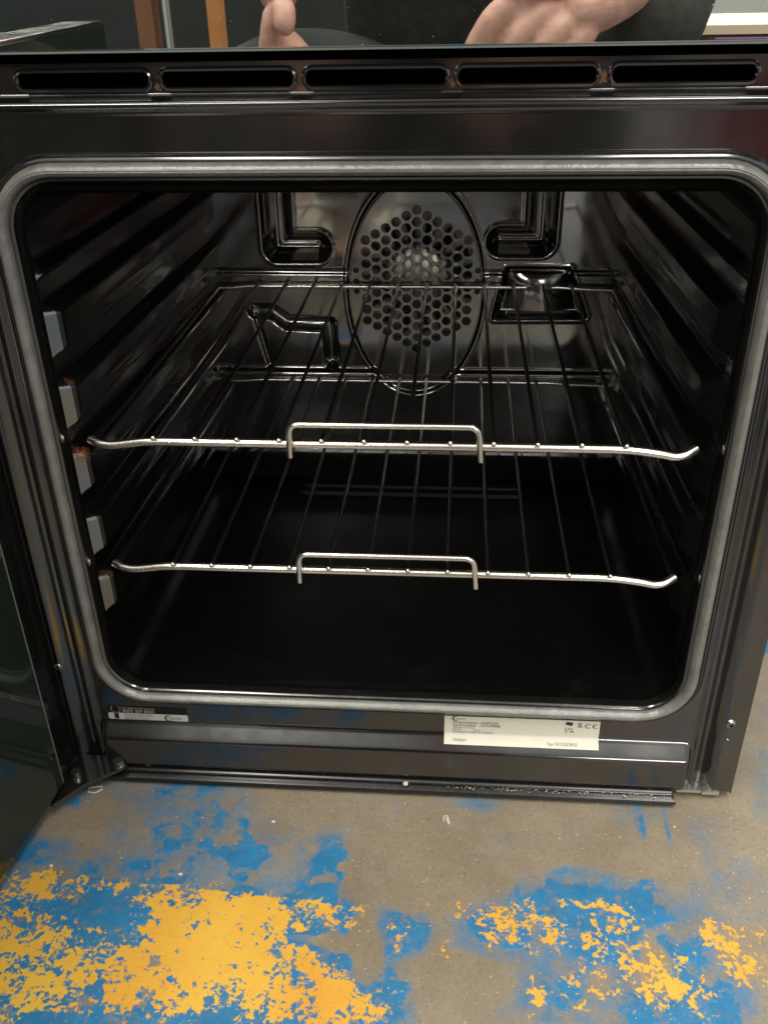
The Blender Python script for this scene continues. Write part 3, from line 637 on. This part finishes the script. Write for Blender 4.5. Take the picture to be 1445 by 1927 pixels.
for q in v: q.co += Vector((-.2800, -.030, -.002))
own(bmobj('hinge_pin', bm, 'screw', hb))
for o in OV:
    if o.parent is oven: unparent_offset(o, oven)

# ------------------------------------------------------------------ two wire racks
def make_rack(z, label):
    t = empty('oven_rack', (0, .02, z), label, 'oven rack', 'chrome racks in the oven')
    def P(o): o.parent = t; o.matrix_parent_inverse = Matrix.Translation(-Vector(t.location)); return o
    y = .0185; rf = .0034
    pts = [(-.2300, .0240, z+.0010), (-.2225, .0200, z-.0002), (-.2130, y, z-.0012), (-.200, y, z+.0004), (-.186, y, z+.0026), (-.170, y, z+.0030),
           (.170, y, z+.0030), (.186, y, z+.0022), (.204, y, z-.0004), (.2145, y, z-.0026), (.2215, .0196, z-.0012), (.2295, .0235, z+.0022)]
    P(tubeobj('front_wire', smooth_path(pts, .012), rf, 'chrome', None, 12))
    yb = .4265
    pts = [(-.2245, yb, z+.0005), (-.205, yb, z+.0003), (-.19, yb, z+.0022), (.165, yb, z+.0022), (.185, yb, z+.0005), (.2245, yb, z-.0005)]
    P(tubeobj('back_wire', smooth_path(pts, .012), .0026, 'chrome', None, 10))
    for s in (-1, 1):
        P(tubeobj('side_wire', smooth_path([(s*.2275, .0245, z+.001), (s*.2268, .06, z), (s*.2240, yb+.001, z)], .01), .0028, 'wire', None, 8))
    for k in range(12):
        x = -.1766+k*.03213
        q = tubeobj('cross_wire', [(x, y-.0048, z+.0076), (x*1.0, .20, z+.0066), (x, yb+.0015, z+.0052)], .0017, 'wire', None, 8)
        P(q)
        bm = bmesh.new(); v = bmesh.ops.create_uvsphere(bm, u_segments=10, v_segments=8, radius=.00215)['verts']
        for vv in v: vv.co += Vector((x, y-.0046, z+.0078))
        tip = bmobj('wire_tip', bm, 'chrome', None); tip.parent = q
    lp = [(-.0722, y-.0055, z-.0055), (-.0716, y-.0055, z+.0215), (.0690, y-.0055, z+.0215), (.0712, y-.0055, z-.0065)]
    P(tubeobj('stop_loop', smooth_path(lp, .0075, 6), .0024, 'chrome', None, 10))
    return t
make_rack(.3035, 'upper chrome wire rack inside the open oven, level with the fan cover base')
make_rack(.1890, 'lower chrome wire rack inside the open oven, below the other rack')

# ------------------------------------------------------------------ small litter
def outline_scrap(pts, z, label):
    bm = bmesh.new(); tube(bm, [(x, y, z) for x, y in pts], .0008, 6, True)
    o = bmobj('plastic_scrap', bm, 'clear'); return tag(o, label, 'plastic scrap', 'scraps of plastic on the floor')
outline_scrap([(-.2725, -.0275), (-.2610, -.0250), (-.2600, -.0285), (-.2645, -.0330), (-.2715, -.0325)], FZ+.001, 'small clear plastic scrap on the floor in front of the door hinge')
outline_scrap([(.0490, -.0460), (.0500, -.0405), (.0525, -.0405), (.0545, -.0490), (.0538, -.0495), (.0515, -.0425), (.0505, -.0465)], FZ+.001, 'tiny hook shaped plastic scrap on bare concrete below the bottom trim')
def lump(name, x, y, z, rx, ry, rz, m, label, cat, group=None):
    bm = bmesh.new(); bmesh.ops.create_icosphere(bm, subdivisions=3, radius=1)
    for v in bm.verts:
        k = 1+.16*R.uniform(-1, 1); v.co = Vector((x+v.co.x*rx*k, y+v.co.y*ry*k, z+v.co.z*rz*k))
    o = bmobj(name, bm, m); return tag(o, label, cat, group)
lump('crumb', -.2215, -.0080, -.0078, .0040, .0022, .0032, 'crumb', 'orange brown crumb resting on the bottom trim near the hinge', 'crumb')
lump('crumb', .0148, -.0155, -.0118, .0022, .0020, .0020, 'chip', 'pale crumb on the middle of the bottom trim', 'crumb')
lump('paint_chip', -0.0979, -0.0554, FZ+.0006, 0.0016, 0.0013, .0007, 'chip', 'white paint chip on faded blue paint below the hinge side trim', 'paint chip', 'loose paint chips on the floor')
lump('paint_chip', -0.1646, -0.1140, FZ+.0006, 0.0016, 0.0013, .0007, 'chip', 'pale paint chip at the upper edge of the yellow stripe', 'paint chip', 'loose paint chips on the floor')
lump('paint_chip', -0.1556, -0.0789, FZ+.0006, 0.0016, 0.0013, .0007, 'crumb', 'pinkish paint chip on the faded blue patch', 'paint chip', 'loose paint chips on the floor')
lump('paint_chip', -0.2745, -0.1124, FZ+.0006, 0.0015, 0.0012, .0007, 'chip', 'white paint chip beside the open door at the stripe corner', 'paint chip', 'loose paint chips on the floor')
lump('paint_chip', 0.2463, -0.0402, FZ+.0006, 0.0009, 0.0007, .0007, 'chip', 'white paint chip on bare concrete right of the blue streaks', 'paint chip', 'loose paint chips on the floor')

bm = bmesh.new()
for k in range(330):
    if k < 190: x, y, z = R.uniform(-.30, .42), R.uniform(-.26, .05 if k % 5 else .2), FZ
    else: x, y, z = R.uniform(.05, .245), R.uniform(-.0178, -.0125), -.0148
    if k < 190 and abs(x) < .3 and y > -.02: continue
    s = R.choice((.0003, .0003, .0004, .0005, .0007))
    q = bmesh.ops.create_icosphere(bm, subdivisions=1, radius=s)['verts']
    for v in q: v.co = Vector((v.co.x*R.uniform(.7, 1.3)+x, v.co.y+y, v.co.z*.7+z+s*.4+(.001 if k >= 190 else 0)))
o = bmobj('grit', bm, 'dust'); o['kind'] = 'stuff'; o['label'] = 'pale grit and dust specks'

# ------------------------------------------------------------------ what the upper door's glass mirrors: a crouching person and the workshop edge behind
def skinned(name, V, E, m, parent, sub=2, root=0):
    me = bpy.data.meshes.new(name); me.from_pydata([v[:3] for v in V], E, [])
    o = bpy.data.objects.new(name, me); C.objects.link(o)
    md_ = o.modifiers.new('skin', 'SKIN'); md_.use_smooth_shade = True
    for i, v in enumerate(V): me.skin_vertices[0].data[i].radius = (v[3], v[4] if len(v) > 4 else v[3])
    me.skin_vertices[0].data[root].use_root = True
    sb = o.modifiers.new('sub', 'SUBSURF'); sb.levels = sub; sb.render_levels = sub
    bpy.context.view_layer.update()
    me2 = bpy.data.meshes.new_from_object(o.evaluated_get(bpy.context.evaluated_depsgraph_get()))
    bpy.data.objects.remove(o); bpy.data.meshes.remove(me)
    me2.name = name; me2.materials.clear(); me2.materials.append(M[m])
    me2.polygons.foreach_set('use_smooth', [True]*len(me2.polygons))
    return link(bpy.data.objects.new(name, me2), parent)
pe = empty('person', (.03, -1.05, FZ), 'person in dark jumper crouching before the oven, both hands mirrored in its glass', 'person')
V, E = [], []
def chain(pts, start=None):
    prev = start
    for q in pts:
        V.append(q); i = len(V)-1
        if prev is not None: E.append((prev, i))
        prev = i
    return prev
pel = chain([(.02, -1.18, .36, .14, .11)])
ch = chain([(.02, -1.14, .52, .11, .08), (.025, -1.07, .72, .12, .08), (.03, -1.02, .86, .10, .07)], pel)
nk = chain([(.03, -.985, .96, .05)], ch); hd = chain([(.03, -.955, 1.05, .085, .09), (.03, -.94, 1.14, .10, .115), (.03, -.945, 1.23, .075, .085)], nk)
for s, kx, wr in ((-1, -.235, (-.190, -.775, .600)), (1, .215, (.240, -.785, .595))):
    kn = chain([(.02+s*.10, -1.12, .38, .085), (kx*.8, -.93, .455, .072), (kx, -.80, .475, .068)], pel)
    chain([(kx*.95, -.79, .28, .058), (kx*.92, -.78, .09, .042), (kx*.92, -.75, .03, .045), (kx*.95, -.63, .005, .035)], kn)
    sh = chain([(.03+s*.19, -1.03, .85, .07)], ch)
    chain([(.03+s*.28, -1.00, .70, .055), (.03+s*.30, -.96, .60+(.10 if s < 0 else 0), .045), (wr[0]+s*.045, -.875, .60+(.055 if s < 0 else 0), .036), (wr[0], wr[1], wr[2], .030, .026)], sh)
bodies = [skinned('body', V, E, 'skin', None)]
# hands: palm and five bent fingers each, closed over the knees, fused with the body into one surface
def hand(pts_f, palm, name):
    bodies.append(skinned('hand', palm, [(i, i+1) for i in range(len(palm)-1)], 'skin', None, 2))
    for fg in pts_f: bodies.append(skinned('finger', fg, [(i, i+1) for i in range(len(fg)-1)], 'skin', None, 2))
hand([[(0.1559, -0.725, 0.5787, 0.017), (0.1069, -0.685, 0.5811, 0.0185), (0.0844, -0.668, 0.5669, 0.0165), (0.0641, -0.668, 0.5343, 0.0155), (0.052, -0.672, 0.4954, 0.0155), (0.044, -0.68, 0.4519, 0.012)], [(0.1684, -0.715, 0.5677, 0.018), (0.1381, -0.684, 0.5677, 0.019), (0.1122, -0.668, 0.5458, 0.017), (0.0893, -0.666, 0.5071, 0.0155), (0.0758, -0.67, 0.4661, 0.0155), (0.0689, -0.68, 0.4253, 0.012)], [(0.1816, -0.715, 0.5592, 0.018), (0.1652, -0.684, 0.5574, 0.019), (0.1423, -0.67, 0.5364, 0.0165), (0.1197, -0.669, 0.5007, 0.015), (0.1044, -0.672, 0.4566, 0.015), (0.0973, -0.682, 0.4217, 0.012)], [(0.2012, -0.72, 0.5559, 0.017), (0.1911, -0.69, 0.5479, 0.017), (0.1721, -0.678, 0.5255, 0.0145), (0.1533, -0.678, 0.4938, 0.013), (0.1406, -0.682, 0.461, 0.013), (0.1342, -0.69, 0.4357, 0.011)], [(0.2053, -0.735, 0.597, 0.016), (0.1511, -0.69, 0.6064, 0.0165), (0.117, -0.672, 0.6045, 0.015), (0.0905, -0.676, 0.5997, 0.012)]],
     [(0.2727, -0.79, 0.601, 0.036, 0.028), (0.2279, -0.755, 0.5841, 0.044, 0.034), (0.1847, -0.725, 0.5711, 0.056, 0.036), (0.1492, -0.705, 0.5628, 0.05, 0.03)], "hand")
hand([[(-0.1736, -0.705, 0.5818, 0.017), (-0.1782, -0.69, 0.5628, 0.0125), (-0.1833, -0.69, 0.5401, 0.0135), (-0.1829, -0.695, 0.5076, 0.016), (-0.1817, -0.7, 0.4491, 0.014)], [(-0.1659, -0.7, 0.5873, 0.017), (-0.1578, -0.676, 0.5725, 0.016), (-0.1593, -0.668, 0.5596, 0.015), (-0.1646, -0.67, 0.5529, 0.0115)], [(-0.1742, -0.735, 0.5578, 0.013), (-0.1613, -0.715, 0.5235, 0.015), (-0.1528, -0.7, 0.4949, 0.015), (-0.1473, -0.69, 0.4314, 0.014)], [(-0.1697, -0.745, 0.5514, 0.013), (-0.1461, -0.718, 0.5184, 0.015), (-0.1325, -0.705, 0.4912, 0.015), (-0.1217, -0.69, 0.4281, 0.014)], [(-0.1676, -0.75, 0.5452, 0.013), (-0.1338, -0.722, 0.5107, 0.0145), (-0.1151, -0.712, 0.4842, 0.0135), (-0.0997, -0.69, 0.4374, 0.013)]],
     [(-0.2012, -0.8, 0.6209, 0.034, 0.032), (-0.1746, -0.79, 0.6347, 0.034, 0.03), (-0.1708, -0.74, 0.6147, 0.03, 0.03), (-0.1718, -0.715, 0.5955, 0.026, 0.03), (-0.1739, -0.7, 0.583, 0.022, 0.026)], "hand")

def feature(x, y, z, sx, sy, sz):
    bm = bmesh.new(); bmesh.ops.create_icosphere(bm, subdivisions=2, radius=1)
    for v in bm.verts: v.co = Vector((x+v.co.x*sx, y+v.co.y*sy, z+v.co.z*sz))
    bodies.append(bmobj('feature', bm, 'skin'))
feature(.03, -.835, 1.12, .016, .022, .026); feature(.03, -.850, 1.07, .028, .012, .010); feature(.03, -.862, 1.03, .03, .02, .02)
for s in (-1, 1): feature(.03+s*.100, -.945, 1.12, .014, .022, .032); feature(.03+s*.036, -.850, 1.165, .03, .014, .008)
bm = bmesh.new()
for o in bodies: bm.from_mesh(o.data)
bmesh.ops.holes_fill(bm, edges=bm.edges[:], sides=0); bmesh.ops.recalc_face_normals(bm, faces=bm.faces[:])
for o in bodies: bpy.data.objects.remove(o)
me = bpy.data.meshes.new('body'); bm.to_mesh(me); bm.free()
o = bpy.data.objects.new('body', me); C.objects.link(o)
q = o.modifiers.new('remesh', 'REMESH'); q.mode = 'VOXEL'; q.voxel_size = .0036
q = o.modifiers.new('smooth', 'SMOOTH'); q.factor = .5; q.iterations = 7
bpy.context.view_layer.update()
me2 = bpy.data.meshes.new_from_object(o.evaluated_get(bpy.context.evaluated_depsgraph_get()))
bpy.data.objects.remove(o)
bm = bmesh.new(); bm.from_mesh(me2); seen = set(); best = []
for v0 in bm.verts:
    if v0 in seen: continue
    st, comp = [v0], []; seen.add(v0)
    while st:
        v = st.pop(); comp.append(v)
        for e in v.link_edges:
            w_ = e.other_vert(v)
            if w_ not in seen: seen.add(w_); st.append(w_)
    if len(comp) > len(best): best = comp
bs = set(best); bmesh.ops.delete(bm, geom=[v for v in bm.verts if v not in bs], context='VERTS'); bm.to_mesh(me2); bm.free()
print('BODY verts', len(best), 'of', len(seen))
me2.name = 'body'; me2.materials.clear(); me2.materials.append(M['skin']); me2.polygons.foreach_set('use_smooth', [True]*len(me2.polygons))
own2 = [link(bpy.data.objects.new('body', me2), pe)]
for s in (-1, 1):
    bm = bmesh.new(); bmesh.ops.create_uvsphere(bm, u_segments=16, v_segments=10, radius=.012)
    for v in bm.verts: v.co += Vector((.03+s*.036, -.848, 1.145))
    e_ = bmobj('eye', bm, 'white', pe); own2.append(e_)
    bm = bmesh.new(); bmesh.ops.create_uvsphere(bm, u_segments=12, v_segments=8, radius=.006)
    for v in bm.verts: v.co += Vector((.03+s*.036, -.8405, 1.142))
    bmobj('iris', bm, 'lblack', e_)
# clothing
def cloth(name, pts, edges, m): own2.append(skinned(name, pts, edges, m, pe, 2))
cloth('jumper', [(.02, -1.19, .37, .175, .135), (.02, -1.14, .52, .175, .125), (.025, -1.07, .72, .18, .125), (.03, -1.03, .86, .155, .11), (.03, -.990, .955, .072),
    (-.16, -1.03, .85, .085), (-.24, -1.00, .76, .075), (-.255, -.96, .70, .070), (-.222, -.875, .660, .056), (-.200, -.81, .640, .040),
    (.22, -1.03, .85, .085), (.34, -1.00, .70, .080), (.325, -.95, .555, .082), (.285, -.845, .545, .072), (.245, -.795, .560, .056)],
    [(0, 1), (1, 2), (2, 3), (3, 4), (3, 5), (5, 6), (6, 7), (7, 8), (8, 9), (3, 10), (10, 11), (11, 12), (12, 13), (13, 14)], 'jumper')
tp, te = [(.02, -1.18, .345, .17, .14)], []
for s, kx in ((-1, -.235), (1, .215)):
    b0 = len(tp)
    tp += [(.02+s*.10, -1.12, .38, .135), (kx*.8, -.94, .455, .122), (kx, -.80, .468, .088), (kx*.95, -.79, .28, .085), (kx*.92, -.78, .085, .075)]
    te += [(0, b0)]+[(b0+i, b0+i+1) for i in range(4)]
cloth('trousers', tp, te, 'trousers')
for s, kx in ((-1, -.235), (1, .215)):
    cloth('shoe', [(kx*.92, -.80, .025, .048, .048), (kx*.93, -.71, .018, .048, .042), (kx*.95, -.61, .008, .044, .034)], [(0, 1), (1, 2)], 'shoe')
bm = bmesh.new(); bmesh.ops.create_icosphere(bm, subdivisions=4, radius=1)
for v in bm.verts:
    k = 1+.05*math.sin(v.co.x*30)*math.sin(v.co.z*24); v.co = Vector((.03+v.co.x*.108*k, -.962+v.co.y*.112*k, 1.20+max(v.co.z, -.5)*.105*k))
own2.append(bmobj('hair', bm, 'hair', pe))
for o in own2:
    if o.parent is pe: unparent_offset(o, pe)
# bench with cream boards, card and a red crate under it
be = empty('workbench', (.95, -1.75, FZ), 'cream topped workbench mirrored at the right of the glass', 'workbench')
for o in (boxobj('bench_top', .49, 1.6, -2.0, -1.5, .499, .515, 'cream_wood', be), boxobj('shelf_board', .52, 1.6, -2.0, -1.505, .470, .496, 'brown', be),
          boxobj('leg', 1.5, 1.56, -1.58, -1.52, FZ+.001, .469, 'cream_wood', be), boxobj('leg', 1.5, 1.56, -1.98, -1.92, FZ+.001, .469, 'cream_wood', be),
          boxobj('leg', .53, .56, -1.98, -1.95, FZ+.001, .469, 'cream_wood', be)): unparent_offset(o, be)
tag(boxobj('storage_box', .53, 1.5, -1.504, -1.47, .478, .4935, 'purple', None), 'purple card box on the edge of the workbench shelf', 'box')
tag(boxobj('reflector_sheet', -.62, -.13, -1.75, -.98, FZ+.001, FZ+.006, 'card', None), 'pale cardboard sheet added out of view on the floor before the oven', 'reflector')  # invented pale sheet, added to give the oven's back panel a bright reflection
tag(boxobj('plastic_crate', .60, 1.3, -1.9, -1.46, FZ+.001, .44, 'red', None, .01), 'red plastic crate under the workbench top', 'crate')
wl = boxobj('grey_wall', -4.6, 4.6, -6.4, -6.3, FZ, 3.0, 'wall'); tag(wl, 'plain grey workshop wall behind the workbench', 'wall')
tag(boxobj('dark_cabinet', -3.2, .34, -2.7, -2.2, FZ+.001, 1.05, 'darkcab', None, .01), 'low dark cabinet mirrored at the left of the glass', 'cabinet')
tag(boxobj('timber_post', -.456, -.430, -1.55, -1.50, FZ, 1.3, 'orange', None, .003), 'orange timber post beside the crouching person', 'post')
tag(boxobj('timber_post', -.600, -.565, -1.55, -1.50, FZ, 1.3, 'brown', None, .003), 'dark brown timber post left of the orange one', 'post')
tag(tubeobj('steel_pole', [(-.535, -1.5, FZ), (-.537, -1.5, 1.3)], .008, 'zinc', None), 'thin steel pole between the two timber posts', 'pole')
